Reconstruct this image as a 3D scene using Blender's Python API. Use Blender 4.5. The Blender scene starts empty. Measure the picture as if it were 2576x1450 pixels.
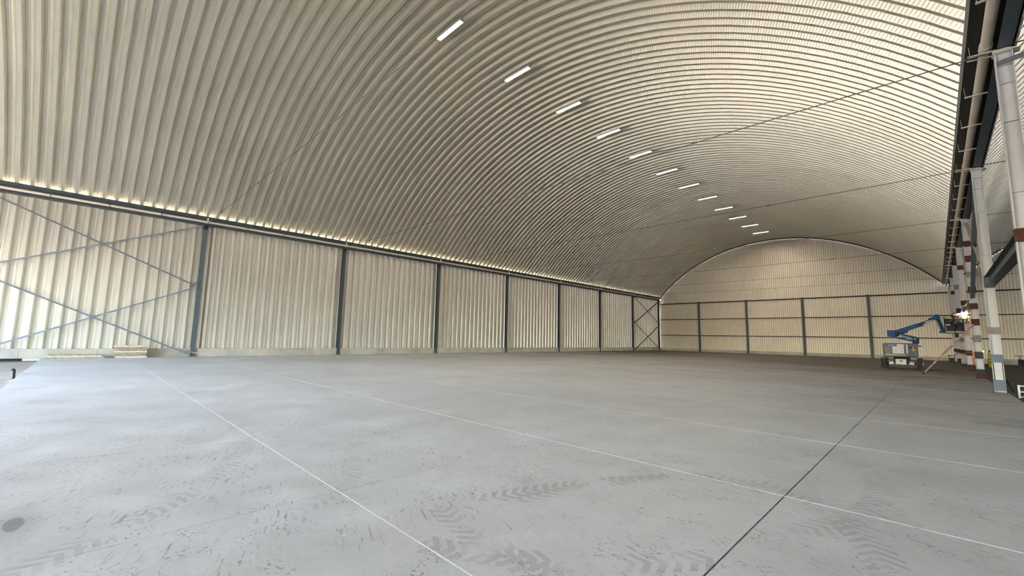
import bpy, math, random
from mathutils import Vector, Matrix
random.seed(7)
scene = bpy.context.scene
COL = scene.collection

# ------------------------------------------------------------------ camera
CAM = bpy.data.cameras.new('camera')
cam = bpy.data.objects.new('camera', CAM)
COL.objects.link(cam)
YAW, PITCH, ROLL, FPX = math.radians(44.831), math.radians(6.668), math.radians(1.200), 1068.55
fwd = Vector((-math.sin(YAW)*math.cos(PITCH), math.cos(YAW)*math.cos(PITCH), math.sin(PITCH)))
r0 = Vector((math.cos(YAW), math.sin(YAW), 0)); u0 = r0.cross(fwd)
rt = r0*math.cos(ROLL) + u0*math.sin(ROLL); up = -r0*math.sin(ROLL) + u0*math.cos(ROLL)
M = Matrix((rt, up, -fwd)).transposed().to_4x4()
M.translation = (0, 0, 1.65)
cam.matrix_world = M
CAM.sensor_width = 36.0
CAM.lens = 36.0*FPX/2576.0
CAM.clip_end = 1000
scene.camera = cam

# ------------------------------------------------------------------ light
SUN_EL, SUN_AZ = math.radians(48), math.radians(248)      # azimuth measured from +Y towards +X
world = bpy.data.worlds.new('sky'); scene.world = world
world.use_nodes = True
wn = world.node_tree.nodes; wl = world.node_tree.links
wn.clear()
wo = wn.new('ShaderNodeOutputWorld'); wb = wn.new('ShaderNodeBackground')
sky = wn.new('ShaderNodeTexSky'); sky.sky_type = 'NISHITA'
sky.sun_disc = False; sky.sun_elevation = SUN_EL; sky.sun_rotation = SUN_AZ
sky.air_density = 1.0; sky.dust_density = 2.5; sky.ozone_density = 1.0
wl.new(sky.outputs[0], wb.inputs[0]); wb.inputs[1].default_value = 0.9
wl.new(wb.outputs[0], wo.inputs[0])
sl = bpy.data.lights.new('sun', 'SUN'); sl.energy = 6.5; sl.angle = 0.009; sl.color = (1, 0.95, 0.86)
so = bpy.data.objects.new('sun', sl); COL.objects.link(so)
sd = Vector((math.sin(SUN_AZ)*math.cos(SUN_EL), math.cos(SUN_AZ)*math.cos(SUN_EL), math.sin(SUN_EL)))
so.rotation_euler = sd.to_track_quat('Z', 'Y').to_euler(); so.location = sd*80
LAMP_E = 42.0
vs = scene.view_settings
vs.view_transform = 'Standard'; vs.look = 'None'; vs.gamma = 1.0; vs.use_curve_mapping = False
vs.exposure = 2.85
pl = bpy.data.lights.new('doorway_portal', 'AREA'); pl.shape = 'RECTANGLE'; pl.size = 23.8; pl.size_y = 7.0; pl.cycles.is_portal = True
po = bpy.data.objects.new('doorway_portal', pl); COL.objects.link(po); po.location = (-21.9, -13.95, 3.4); po.rotation_euler = (math.radians(90), 0, 0)
scene.cycles.max_bounces = 4
scene.cycles.diffuse_bounces = 4
scene.cycles.adaptive_threshold = 0.1
scene.cycles.adaptive_min_samples = 20
scene.cycles.sample_clamp_indirect = 0.8

# ------------------------------------------------------------------ layout numbers (metres)
BAY = 9.55
YC = [5.27 + BAY*k for k in range(-1, 8)]      # column lines, YC[1] is the nearest left column in view
YF, YB = -13.9, 72.12                            # front (open) and back ends of the hall
PITCHP = BAY/17.0                               # one corrugation
CX, CZ, RI = -16.6, -6.5, 23.75                 # vault arc: centre and inner radius
XL, XE = -34.70, 1.08                           # left wall line, right edge of the vault
NAVE = 36.42                                    # shift to the neighbouring vault
XR = 1.60                                       # right column row
GRD = -0.14                                     # earth level beside the slab

# ------------------------------------------------------------------ materials
class NT:
    """small helper that writes node expressions"""
    def __init__(s, mat):
        s.t = mat.node_tree; s.n = s.t.nodes; s.l = s.t.links
    def node(s, ty, **kw):
        n = s.n.new(ty)
        for k, v in kw.items(): setattr(n, k, v)
        return n
    def put(s, sock, v):
        if hasattr(v, 'is_linked'): s.l.new(v, sock)
        elif v is not None: sock.default_value = v
    def m(s, op, a, b=None, c=None, clamp=False):
        n = s.node('ShaderNodeMath', operation=op, use_clamp=clamp)
        s.put(n.inputs[0], a)
        if b is not None: s.put(n.inputs[1], b)
        if c is not None: s.put(n.inputs[2], c)
        return n.outputs[0]
    def noise(s, vec, scale, detail=3, rough=0.55, dist=0.0):
        n = s.node('ShaderNodeTexNoise')
        if vec is not None: s.l.new(vec, n.inputs['Vector'])
        n.inputs['Scale'].default_value = scale; n.inputs['Detail'].default_value = detail
        n.inputs['Roughness'].default_value = rough; n.inputs['Distortion'].default_value = dist
        return n.outputs[0]
    def mapr(s, v, a, b, c=0.0, d=1.0):
        n = s.node('ShaderNodeMapRange'); n.clamp = True
        s.put(n.inputs[0], v)
        for i, x in enumerate((a, b, c, d)): n.inputs[i+1].default_value = x
        return n.outputs[0]
    def mix(s, f, a, b, blend='MIX'):
        n = s.node('ShaderNodeMix', data_type='RGBA', blend_type=blend)
        s.put(n.inputs[0], f)
        for i, v in ((6, a), (7, b)):
            if isinstance(v, tuple): n.inputs[i].default_value = (*v, 1) if len(v) == 3 else v
            else: s.l.new(v, n.inputs[i])
        return n.outputs[2]
    def pos(s):
        return s.node('ShaderNodeNewGeometry').outputs['Position']
    def xyz(s, v):
        n = s.node('ShaderNodeSeparateXYZ'); s.l.new(v, n.inputs[0]); return n.outputs
    def comb(s, x, y, z):
        n = s.node('ShaderNodeCombineXYZ')
        for i, v in enumerate((x, y, z)): s.put(n.inputs[i], v)
        return n.outputs[0]
    def bump(s, h, strength, dist=0.01):
        n = s.node('ShaderNodeBump'); n.inputs['Strength'].default_value = strength
        n.inputs['Distance'].default_value = dist; s.l.new(h, n.inputs['Height']); return n.outputs[0]

def new_mat(name):
    m = bpy.data.materials.new(name); m.use_nodes = True
    nt = NT(m); b = nt.n['Principled BSDF']
    return m, nt, b

def simple(name, col, rough=0.55, metal=0.0, var=0.18, scale=3.0, bump=0.0, spec=0.25, dirt=None):
    m, nt, b = new_mat(name)
    p = nt.pos()
    n = nt.noise(p, scale, 4)
    k = nt.mapr(n, 0.25, 0.75, 1 - var, 1 + var)
    c = nt.mix(1.0, col, nt.comb(k, k, k), 'MULTIPLY')
    if dirt:
        d = nt.mapr(nt.noise(p, dirt[1], 6, 0.65), dirt[2], dirt[2] + 0.18, 0, 0.75)
        c = nt.mix(d, c, dirt[0])
    nt.l.new(c, b.inputs['Base Color'])
    b.inputs['Roughness'].default_value = rough; b.inputs['Metallic'].default_value = metal
    b.inputs['Specular IOR Level'].default_value = spec
    if bump:
        nt.l.new(nt.bump(nt.noise(p, scale*12, 3), bump), b.inputs['Normal'])
    return m

def emit(name, col, strength):
    m, nt, b = new_mat(name)
    b.inputs['Base Color'].default_value = (0.8, 0.8, 0.8, 1)
    b.inputs['Emission Color'].default_value = (*col, 1); b.inputs['Emission Strength'].default_value = strength
    return m

def sheet_mat(name, col, arc=False, rough=0.42, metal=0.25):
    """coated corrugated steel: faint streaks along the rib, speckle, crimp relief on the vault"""
    m, nt, b = new_mat(name)
    p = nt.pos(); x, y, z = nt.xyz(p)
    st = nt.noise(nt.comb(nt.m('MULTIPLY', x, 0.35), nt.m('MULTIPLY', y, 9.0), nt.m('MULTIPLY', z, 0.35)), 1.6, 4)
    big = nt.noise(p, 0.22, 3)
    k = nt.m('MULTIPLY', nt.mapr(st, 0.3, 0.7, 0.93, 1.06), nt.mapr(big, 0.3, 0.7, 0.94, 1.05))
    c = nt.mix(1.0, col, nt.comb(k, k, k), 'MULTIPLY')
    nt.l.new(c, b.inputs['Base Color'])
    b.inputs['Roughness'].default_value = rough; b.inputs['Metallic'].default_value = metal
    if arc:
        a = nt.m('ARCTAN2', nt.m('SUBTRACT', x, CX), nt.m('SUBTRACT', z, CZ))
        w = nt.m('SINE', nt.m('MULTIPLY', a, RI*2*math.pi/0.11))
        nt.l.new(nt.bump(w, 0.25, 0.006), b.inputs['Normal'])
    return m

MAT = {}
MAT['roof'] = sheet_mat('roof_sheet_steel', (0.60, 0.555, 0.455), arc=True, rough=0.40, metal=0.75)
MAT['wall'] = sheet_mat('wall_sheet_steel', (0.70, 0.66, 0.575), rough=0.40, metal=0.75)
MAT['gable'] = sheet_mat('gable_sheet_steel', (0.78, 0.71, 0.56), metal=0.3, rough=0.45)
MAT['slate'] = simple('slate_grey_paint', (0.050, 0.062, 0.070), 0.45, var=0.15)
MAT['slate_lt'] = simple('mid_grey_paint', (0.11, 0.125, 0.135), 0.45, var=0.12)
MAT['slate_mid'] = simple('slate_mid_paint', (0.085, 0.105, 0.118), 0.45, var=0.12)
MAT['dark'] = simple('dark_paint', (0.016, 0.017, 0.016), 0.5, var=0.2)
MAT['black'] = simple('black_rubber', (0.014, 0.014, 0.013), 0.6)
MAT['brace'] = simple('blue_grey_galvanised_steel', (0.22, 0.25, 0.29), 0.4, 0.35)
MAT['pipe'] = simple('cream_pvc', (0.62, 0.54, 0.44), 0.4, var=0.10, dirt=((0.30, 0.24, 0.18), 1.2, 0.58))
MAT['white'] = simple('white_paint', (0.54, 0.53, 0.50), 0.4, var=0.06, dirt=((0.42, 0.40, 0.36), 1.1, 0.60))
MAT['primer'] = simple('red_oxide_primer', (0.062, 0.021, 0.010), 0.7, var=0.25)
MAT['grey_coat'] = simple('grey_coat', (0.13, 0.155, 0.185), 0.5, var=0.1)
MAT['dark_coat'] = simple('charcoal_coat', (0.030, 0.032, 0.031), 0.55, var=0.2)
MAT['dirty_coat'] = simple('dirty_grey_coat', (0.20, 0.18, 0.155), 0.6, var=0.2)
MAT['dteal'] = simple('dark_teal_rail', (0.008, 0.024, 0.030), 0.45)
MAT['redbag'] = simple('dark_red_cloth', (0.16, 0.02, 0.02), 0.8)
MAT['glove'] = simple('leather_glove', (0.20, 0.13, 0.08), 0.8)
MAT['helmetstripe'] = simple('helmet_stripe', (0.30, 0.25, 0.03), 0.5)
MAT['gwhite'] = simple('cream_white_metal', (0.62, 0.62, 0.52), 0.5, var=0.08)
MAT['cream'] = simple('cream_coat', (0.78, 0.70, 0.54), 0.5, var=0.05)
MAT['beige'] = simple('beige_paint', (0.50, 0.40, 0.28), 0.5, var=0.1)
MAT['steel'] = simple('bare_steel', (0.45, 0.45, 0.44), 0.35, 0.6)
MAT['rod'] = simple('rod_steel', (0.12, 0.105, 0.085), 0.5, 0.3)
MAT['strap'] = simple('galvanised_strap', (0.62, 0.58, 0.50), 0.4, 0.3)
MAT['blue'] = simple('machine_blue', (0.003, 0.050, 0.17), 0.35, var=0.12)
MAT['dblue'] = simple('machine_dark_blue', (0.003, 0.016, 0.042), 0.4, var=0.15)
MAT['mgrey'] = simple('machine_grey', (0.115, 0.12, 0.118), 0.35, var=0.1)
MAT['mwhite'] = simple('machine_white', (0.62, 0.60, 0.56), 0.45, var=0.2, scale=9)
MAT['silver'] = simple('silver_plate', (0.42, 0.44, 0.45), 0.35, 0.4)
MAT['yellow'] = simple('yellow_paint', (0.62, 0.47, 0.05), 0.5)
MAT['gyellow'] = simple('gas_cylinder_yellow', (0.42, 0.34, 0.03), 0.45)
MAT['orange'] = simple('orange_rope', (0.55, 0.17, 0.035), 0.6)
MAT['pinkwood'] = simple('reddish_pole', (0.42, 0.23, 0.17), 0.5, var=0.3, scale=5)
MAT['wood'] = simple('weathered_board', (0.36, 0.28, 0.18), 0.75, var=0.35, scale=6)
MAT['palewood'] = simple('pale_board', (0.60, 0.52, 0.41), 0.75, var=0.2, scale=6)
MAT['cloth'] = simple('dark_work_clothes', (0.035, 0.040, 0.050), 0.9, var=0.3)
MAT['skin'] = simple('skin', (0.42, 0.24, 0.16), 0.6, var=0.06)
MAT['glass_dark'] = simple('visor', (0.01, 0.01, 0.012), 0.15)
MAT['lblue'] = simple('light_blue_plastic', (0.07, 0.30, 0.55), 0.4)
MAT['decal_blue'] = simple('decal_blue', (0.010, 0.025, 0.16), 0.4, var=0.05)
MAT['decal_white'] = simple('decal_white', (0.62, 0.62, 0.64), 0.4, var=0.05)
MAT['decal_amber'] = simple('decal_amber', (0.50, 0.27, 0.03), 0.5)
MAT['lamp'] = emit('lamp_diffuser_glow', (1.0, 0.86, 0.70), LAMP_E)
MAT['flame'] = emit('weld_flame', (1.0, 0.42, 0.10), 2.2)
MAT['arc'] = emit('weld_arc', (1.0, 0.90, 0.75), 6)
MAT['blueflame'] = emit('weld_blue', (0.22, 0.30, 1.0), 0.9)
MAT['sparklight'] = emit('glowing_tip', (1.0, 0.55, 0.22), 1.2)

def hazard(name):
    m, nt, b = new_mat(name)
    x, y, z = nt.xyz(nt.pos())
    w = nt.m('FRACT', nt.m('MULTIPLY', nt.m('ADD', x, nt.m('MULTIPLY', z, 1.0)), 9.0))
    f = nt.m('GREATER_THAN', w, 0.5)
    nt.l.new(nt.mix(f, (0.015, 0.015, 0.015), (0.66, 0.60, 0.36)), b.inputs['Base Color'])
    b.inputs['Roughness'].default_value = 0.5
    return m
MAT['hazard'] = hazard('hazard_stripe')

def concrete_wall():
    m, nt, b = new_mat('plinth_concrete')
    p = nt.pos()
    k = nt.mapr(nt.noise(p, 0.8, 5, 0.6), 0.3, 0.7, 0.75, 1.15)
    c = nt.mix(1.0, (0.46, 0.42, 0.345), nt.comb(k, k, k), 'MULTIPLY')
    pit = nt.mapr(nt.noise(p, 9, 5, 0.7), 0.66, 0.70, 0, 0.7)
    c = nt.mix(pit, c, (0.10, 0.095, 0.085))
    nt.l.new(c, b.inputs['Base Color']); b.inputs['Roughness'].default_value = 0.85
    nt.l.new(nt.bump(nt.noise(p, 14, 4), 0.3, 0.01), b.inputs['Normal'])
    return m
MAT['plinth'] = concrete_wall()

def floor_mat():
    m, nt, b = new_mat('slab_concrete')
    p = nt.pos(); x, y, z = nt.xyz(p)
    big = nt.noise(p, 0.14, 4, 0.6); mid = nt.noise(p, 1.1, 5, 0.62); fine = nt.noise(p, 16, 4, 0.7)
    k = nt.m('MULTIPLY', nt.mapr(big, 0.3, 0.7, 0.88, 1.12), nt.mapr(mid, 0.25, 0.75, 0.88, 1.12))
    k = nt.m('MULTIPLY', k, nt.mapr(fine, 0.25, 0.75, 0.93, 1.07))
    c = nt.mix(1.0, (0.53, 0.55, 0.56), nt.comb(k, k, k), 'MULTIPLY')
    # brown dust in broad patches
    c = nt.mix(nt.mapr(nt.noise(p, 0.3, 5, 0.6), 0.52, 0.74, 0, 0.30), c, (0.36, 0.33, 0.28))
    dep = nt.mapr(nt.m('ADD', nt.m('ADD', y, nt.m('MULTIPLY', x, 0.45)), nt.m('MULTIPLY', nt.noise(p, 0.12, 4, 0.6), 22.0)), 12.0, 50.0, 0, 0.90)  # slab colour darkens to brown towards the far end
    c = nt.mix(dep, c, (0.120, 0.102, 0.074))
    # scuffs: short dark strokes in clusters
    warp = nt.noise(p, 2.3, 3)
    q = nt.comb(nt.m('ADD', nt.m('MULTIPLY', x, 5.0), nt.m('MULTIPLY', warp, 3.0)),
                nt.m('ADD', nt.m('MULTIPLY', y, 16.0), nt.m('MULTIPLY', x, 6.0)), 0.0)
    s1 = nt.mapr(nt.noise(q, 1.6, 4, 0.65), 0.57, 0.64, 0, 1)
    clus = nt.mapr(nt.noise(p, 1.2, 4, 0.65), 0.44, 0.60, 0, 1)
    far = nt.m('SUBTRACT', 1.0, nt.mapr(nt.m('ADD', nt.m('ABSOLUTE', x), y), 9.0, 22.0, 0, 1))
    scf = nt.m('MULTIPLY', nt.m('MULTIPLY', s1, clus), nt.m('MULTIPLY', far, 0.62))
    # small footprints and specks
    s2 = nt.mapr(nt.noise(p, 30, 2, 0.6), 0.57, 0.62, 0, 1)
    c2 = nt.mapr(nt.noise(p, 3.1, 3, 0.6), 0.55, 0.62, 0, 1)
    scf = nt.m('MAXIMUM', scf, nt.m('MULTIPLY', nt.m('MULTIPLY', s2, c2), nt.m('MULTIPLY', far, 0.6)))
    c = nt.mix(scf, c, (0.085, 0.090, 0.092))
    # tyre prints: chevron bars inside curved bands (centre x, centre y, radius, half width, angle range, strength)
    prints = None
    patch = nt.mapr(nt.noise(p, 2.0, 3, 0.5), 0.40, 0.56, 0, 1)
    for cx, cy, rad, hw, a0, a1, st in ((1.6, 2.0, 5.10, 0.14, 2.40, 3.00, 0.55), (-2.2, 7.9, 5.45, 0.14, -1.82, -1.20, 0.45),
                                        (-4.6, 5.6, 3.85, 0.14, -1.15, -0.55, 0.50), (-0.2, 3.3, 2.90, 0.15, 2.0, 3.2, 0.45),
                                        (-3.2, 3.6, 2.95, 0.15, -0.25, 0.9, 0.50), (-4.0, 6.3, 3.45, 0.14, -0.5, 0.5, 0.40),
                                        (-9.0, -3.5, 5.6, 0.15, 0.5, 1.6, 0.35), (-6.3, 0.6, 2.2, 0.14, 0.4, 1.9, 0.35)):
        dx = nt.m('SUBTRACT', x, cx); dy = nt.m('SUBTRACT', y, cy)
        r = nt.m('SQRT', nt.m('ADD', nt.m('MULTIPLY', dx, dx), nt.m('MULTIPLY', dy, dy)))
        v = nt.m('ABSOLUTE', nt.m('SUBTRACT', r, rad))
        a = nt.m('ARCTAN2', dy, dx)
        u = nt.m('MULTIPLY', a, rad)
        bars = nt.m('GREATER_THAN', nt.m('FRACT', nt.m('MULTIPLY', nt.m('ADD', u, nt.m('MULTIPLY', v, 0.75)), 8.0)), 0.48)
        inside = nt.m('LESS_THAN', v, hw)
        rng = nt.m('MULTIPLY', nt.m('GREATER_THAN', a, a0), nt.m('LESS_THAN', a, a1))
        t = nt.m('MULTIPLY', nt.m('MULTIPLY', bars, inside), nt.m('MULTIPLY', rng, st))
        prints = t if prints is None else nt.m('MAXIMUM', prints, t)
    c = nt.mix(nt.m('MULTIPLY', prints, patch), c, (0.27, 0.275, 0.275))
    # pale dust drips beside the joint, column shadows painted into the slab near the right edge
    d = nt.mapr(nt.noise(p, 6.0, 4, 0.7), 0.66, 0.70, 0, 0.5)
    nearj = nt.m('LESS_THAN', nt.m('ABSOLUTE', nt.m('SUBTRACT', y, 5.6)), 0.12)
    c = nt.mix(nt.m('MULTIPLY', d, nearj), c, (0.55, 0.52, 0.45))
    shadow_n = nt.noise(nt.comb(nt.m('MULTIPLY', x, 0.5), nt.m('MULTIPLY', y, 0.55), 3.0), 1.0, 4, 0.6)
    shadow_f = nt.m('MULTIPLY', nt.mapr(shadow_n, 0.50, 0.66, 0, 0.55), nt.m('MULTIPLY', nt.mapr(x, -3.5, 0.5), nt.mapr(y, 11.0, 15.0)))
    c = nt.mix(shadow_f, c, (0.085, 0.085, 0.080))
    wh = nt.m('MULTIPLY', nt.mapr(nt.noise(p, 11, 2, 0.5), 0.735, 0.755, 0, 1), nt.m('GREATER_THAN', x, -6.0))
    c = nt.mix(wh, c, (0.72, 0.68, 0.60))
    nt.l.new(c, b.inputs['Base Color'])
    # damp spot near the left foreground
    wx = nt.m('MULTIPLY', nt.m('ADD', x, 5.62), 4.5); wy = nt.m('MULTIPLY', nt.m('ADD', y, 0.24), 14.0)
    wd = nt.m('ADD', nt.m('SQRT', nt.m('ADD', nt.m('MULTIPLY', wx, wx), nt.m('MULTIPLY', wy, wy))), nt.mapr(mid, 0.2, 0.8, -0.35, 0.35))
    wet = nt.m('SUBTRACT', 1.0, nt.mapr(wd, 0.75, 0.95)); damp = nt.m('SUBTRACT', 1.0, nt.mapr(wd, 0.6, 3.0))
    c = nt.mix(nt.m('MULTIPLY', damp, 0.45), c, (0.20, 0.21, 0.21))
    c = nt.mix(nt.m('MULTIPLY', wet, 0.65), c, (0.12, 0.13, 0.125))
    nt.l.new(c, b.inputs['Base Color'])
    rr = nt.m('ADD', nt.mapr(mid, 0.3, 0.7, 0.42, 0.62), nt.m('MULTIPLY', dep, 0.45), clamp=True)
    nt.l.new(rr, b.inputs['Roughness'])
    nt.l.new(nt.m('SUBTRACT', 0.5, nt.m('MULTIPLY', dep, 0.5)), b.inputs['Specular IOR Level'])
    nt.l.new(nt.bump(fine, 0.18, 0.004), b.inputs['Normal'])
    return m
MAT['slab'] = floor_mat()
MAT['joint_pale'] = simple('pale_joint_sealant', (0.74, 0.73, 0.70), 0.7, var=0.1)
MAT['joint_dark'] = simple('open_joint_dirt', (0.11, 0.105, 0.095), 0.9, var=0.9, scale=9)

def earth_mat():
    m, nt, b = new_mat('bare_earth')
    p = nt.pos(); x, y, z = nt.xyz(p)
    n1 = nt.noise(p, 0.9, 6, 0.65); n2 = nt.noise(p, 9, 5, 0.7)
    k = nt.m('MULTIPLY', nt.mapr(n1, 0.25, 0.75, 0.75, 1.25), nt.mapr(n2, 0.25, 0.75, 0.7, 1.3))
    # soil colour pale towards the open front, much darker further in
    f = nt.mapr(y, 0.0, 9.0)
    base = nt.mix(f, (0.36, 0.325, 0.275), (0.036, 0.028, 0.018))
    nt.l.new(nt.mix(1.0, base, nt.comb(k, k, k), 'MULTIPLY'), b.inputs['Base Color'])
    b.inputs['Roughness'].default_value = 0.95
    nt.l.new(nt.bump(n2, 0.8, 0.03), b.inputs['Normal'])
    return m
MAT['earth'] = earth_mat()

# ------------------------------------------------------------------ mesh helpers
class MB:
    def __init__(s): s.v = []; s.f = []
    def box(s, lo, hi):
        a = len(s.v)
        for z in (lo[2], hi[2]):
            for x, y in ((lo[0], lo[1]), (hi[0], lo[1]), (hi[0], hi[1]), (lo[0], hi[1])): s.v.append((x, y, z))
        for q in ((3, 2, 1, 0), (4, 5, 6, 7), (0, 1, 5, 4), (1, 2, 6, 5), (2, 3, 7, 6), (3, 0, 4, 7)): s.f.append([a+i for i in q])
        return s
    def prism(s, pts, p, q, ex, ey, cap=True):
        """2-D outline (counter-clockwise in ex,ey) swept from p to q"""
        p, q, ex, ey = map(Vector, (p, q, ex, ey)); a = len(s.v); n = len(pts)
        for o in (p, q):
            for u, w in pts: s.v.append(tuple(o + ex*u + ey*w))
        for i in range(n):
            j = (i+1) % n; s.f.append([a+i, a+j, a+n+j, a+n+i])
        if cap: s.f.append([a+i for i in reversed(range(n))]); s.f.append([a+n+i for i in range(n)])
        return s
    def bar(s, p, q, w, h, upv=(0, 0, 1)):
        p, q = Vector(p), Vector(q); d = (q-p).normalized(); u = Vector(upv)
        if abs(d.dot(u)) > 0.98: u = Vector((1, 0, 0))
        e = u.cross(d).normalized(); g = d.cross(e)
        return s.prism([(-w/2, -h/2), (w/2, -h/2), (w/2, h/2), (-w/2, h/2)], p, q, e, g)
    def tube(s, p, q, r, n=10, r2=None):
        p, q = Vector(p), Vector(q); d = (q-p).normalized(); u = Vector((0, 0, 1))
        if abs(d.dot(u)) > 0.98: u = Vector((1, 0, 0))
        e = u.cross(d).normalized(); g = d.cross(e); a = len(s.v); r2 = r if r2 is None else r2
        for o, rr in ((p, r), (q, r2)):
            for i in range(n):
                t = 2*math.pi*i/n; s.v.append(tuple(o + (e*math.cos(t) + g*math.sin(t))*rr))
        for i in range(n):
            j = (i+1) % n; s.f.append([a+i, a+j, a+n+j, a+n+i])
        s.f.append([a+i for i in reversed(range(n))]); s.f.append([a+n+i for i in range(n)])
        return s
    def path(s, pts, r, n=6):
        for p, q in zip(pts[:-1], pts[1:]): s.tube(p, q, r, n)
        return s
    def lathe(s, c, prof, n=16, axis=2):
        """profile of (radius, height) turned round an axis through c"""
        a = len(s.v); c = Vector(c)
        for r, h in prof:
            for i in range(n):
                t = 2*math.pi*i/n; u, w = r*math.cos(t), r*math.sin(t)
                o = {2: (u, w, h), 0: (h, u, w), 1: (w, h, u)}[axis]
                s.v.append(tuple(c + Vector(o)))
        m = len(prof)
        for k in range(m-1):
            for i in range(n):
                j = (i+1) % n; s.f.append([a+k*n+i, a+k*n+j, a+(k+1)*n+j, a+(k+1)*n+i])
        s.f.append([a+i for i in reversed(range(n))]); s.f.append([a+(m-1)*n+i for i in range(n)])
        return s
    def hsec(s, p, q, depth, width, tf, tw, ed, ew):
        """H-section swept from p to q: ed = direction of depth (flange to flange), ew = direction of flange width"""
        d, w, t = depth/2, width/2, tw/2
        pts = [(-d, -w), (-d+tf, -w), (-d+tf, -t), (d-tf, -t), (d-tf, -w), (d, -w), (d, w), (d-tf, w), (d-tf, t), (-d+tf, t), (-d+tf, w), (-d, w)]
        return s.prism(pts, p, q, ed, ew)
    def mesh(s, name, mat, off=(0, 0, 0), smooth=None):
        me = bpy.data.meshes.new(name); o = Vector(off)
        me.from_pydata([tuple(Vector(v)-o) for v in s.v], [], s.f)
        me.update()
        if mat: me.materials.append(MAT[mat] if isinstance(mat, str) else mat)
        if smooth is not None:
            for p in me.polygons: p.use_smooth = True
            me.set_sharp_from_angle(angle=math.radians(smooth))
        return me
    def base(s):
        xs, ys, zs = zip(*s.v)
        return Vector(((min(xs)+max(xs))/2, (min(ys)+max(ys))/2, min(zs)))

def tag(o, label=None, cat=None, group=None, kind=None):
    if label: o['label'] = label
    if cat: o['category'] = cat
    if group: o['group'] = group
    if kind: o['kind'] = kind
    return o
WLOC = {}
def thing(name, loc, label=None, cat=None, group=None, kind=None):
    o = bpy.data.objects.new(name, None); COL.objects.link(o); o.location = loc; o.empty_display_size = 0.2
    WLOC[o.name] = Vector(loc)
    return tag(o, label, cat, group, kind)
def part(name, mb, mat, parent, smooth=None, label=None, kind=None):
    """mesh given in world coordinates, stored relative to its parent"""
    off = WLOC[parent.name]
    o = bpy.data.objects.new(name, mb.mesh(name, mat, off, smooth)); COL.objects.link(o); o.parent = parent
    WLOC[o.name] = off
    if label: o['label'] = label
    if kind: o['kind'] = kind
    return o
def solo(name, mb, mat, label=None, cat=None, group=None, kind=None, smooth=None):
    b = mb.base(); o = bpy.data.objects.new(name, mb.mesh(name, mat, b, smooth)); COL.objects.link(o); o.location = b
    WLOC[o.name] = b
    return tag(o, label, cat, group, kind)
def inst(name, me, parent, loc):
    o = bpy.data.objects.new(name, me); COL.objects.link(o); o.parent = parent
    o.location = Vector(loc) - WLOC[parent.name]
    return o
ORD = ['first', 'second', 'third', 'fourth', 'fifth', 'sixth', 'seventh', 'eighth', 'ninth', 'tenth', 'eleventh', 'twelfth']

# ------------------------------------------------------------------ ground and slab
SX0, SX1, SY0, SY1 = -34.55, 1.80, -1.36, 71.9
g = MB(); n = 56
xs = [-60 + 105*i/ n for i in range(n+1)]; ys = [-16 + 91*i/n for i in range(n+1)]
for j in ys:
    for i in xs:
        inslab = SX0 - 1.2 < i < SX1 + 0.0 and j > SY0 - 0.0
        z = GRD - 0.02 + (-0.06 if inslab else random.uniform(-0.035, 0.03))
        g.v.append((i, j, z))
for j in range(n):
    for i in range(n): a = j*(n+1)+i; g.f.append([a, a+1, a+n+2, a+n+1])
solo('ground', g, 'earth', kind='structure', smooth=60)
yard = MB(); yard.box((-160, -160, GRD-0.4), (160, -16, GRD-0.03)); yard.box((-160, -16, GRD-0.4), (-60, 140, GRD-0.03)); yard.box((45, -16, GRD-0.4), (160, 140, GRD-0.03))
solo('ground', yard, 'earth', kind='structure')

floor = thing('floor', (-16.4, 35, 0), kind='structure')
JX = [-1.28 - 3.31*i for i in range(-1, 12)]; JX = sorted(x for x in JX if SX0+0.4 < x < SX1-0.4)
JY = sorted(y for y in [2.08 + 3.475*i for i in range(0, 25)] if y < SY1-0.5)
ex = [SX0]+JX+[SX1]; ey = [SY0]+JY+[SY1]
GAP = 0.0055
cache = {}
for i in range(len(ex)-1):
    for j in range(len(ey)-1):
        x0, x1 = ex[i]+(GAP if i else 0), ex[i+1]-(GAP if i < len(ex)-2 else 0)
        y0, y1 = ey[j]+(GAP if j else 0), ey[j+1]-(GAP if j < len(ey)-2 else 0)
        w, d = round(x1-x0, 3), round(y1-y0, 3)
        if (w, d) not in cache:
            mb = MB(); c = 0.004
            a = [(-w/2, -d/2), (w/2, -d/2), (w/2, d/2), (-w/2, d/2)]
            b = [(-w/2+c, -d/2+c), (w/2-c, -d/2+c), (w/2-c, d/2-c), (-w/2+c, d/2-c)]
            mb.v = [(*p, -0.16) for p in a] + [(*p, -c) for p in a] + [(*p, 0) for p in b]
            mb.f = [[3, 2, 1, 0], [8, 9, 10, 11]]
            for k in range(4):
                l = (k+1) % 4; mb.f += [[k, l, 4+l, 4+k], [4+k, 4+l, 8+l, 8+k]]
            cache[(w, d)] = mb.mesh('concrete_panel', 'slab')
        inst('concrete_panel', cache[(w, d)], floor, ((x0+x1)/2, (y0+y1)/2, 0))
for y in JY:
    part('joint_filler', MB().box((SX0+0.02, y-GAP, -0.05), (SX1-0.02, y+GAP, 0.0008)), 'joint_pale', floor)
for x in JX:
    for j in range(len(ey)-1):
        part('joint_filler', MB().box((x-GAP, ey[j]+GAP+0.002, -0.05), (x+GAP, ey[j+1]-GAP-0.002, -0.0025 if x > -2 else -0.0004)), 'joint_dark' if x > -2 else 'slab', floor)

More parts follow.
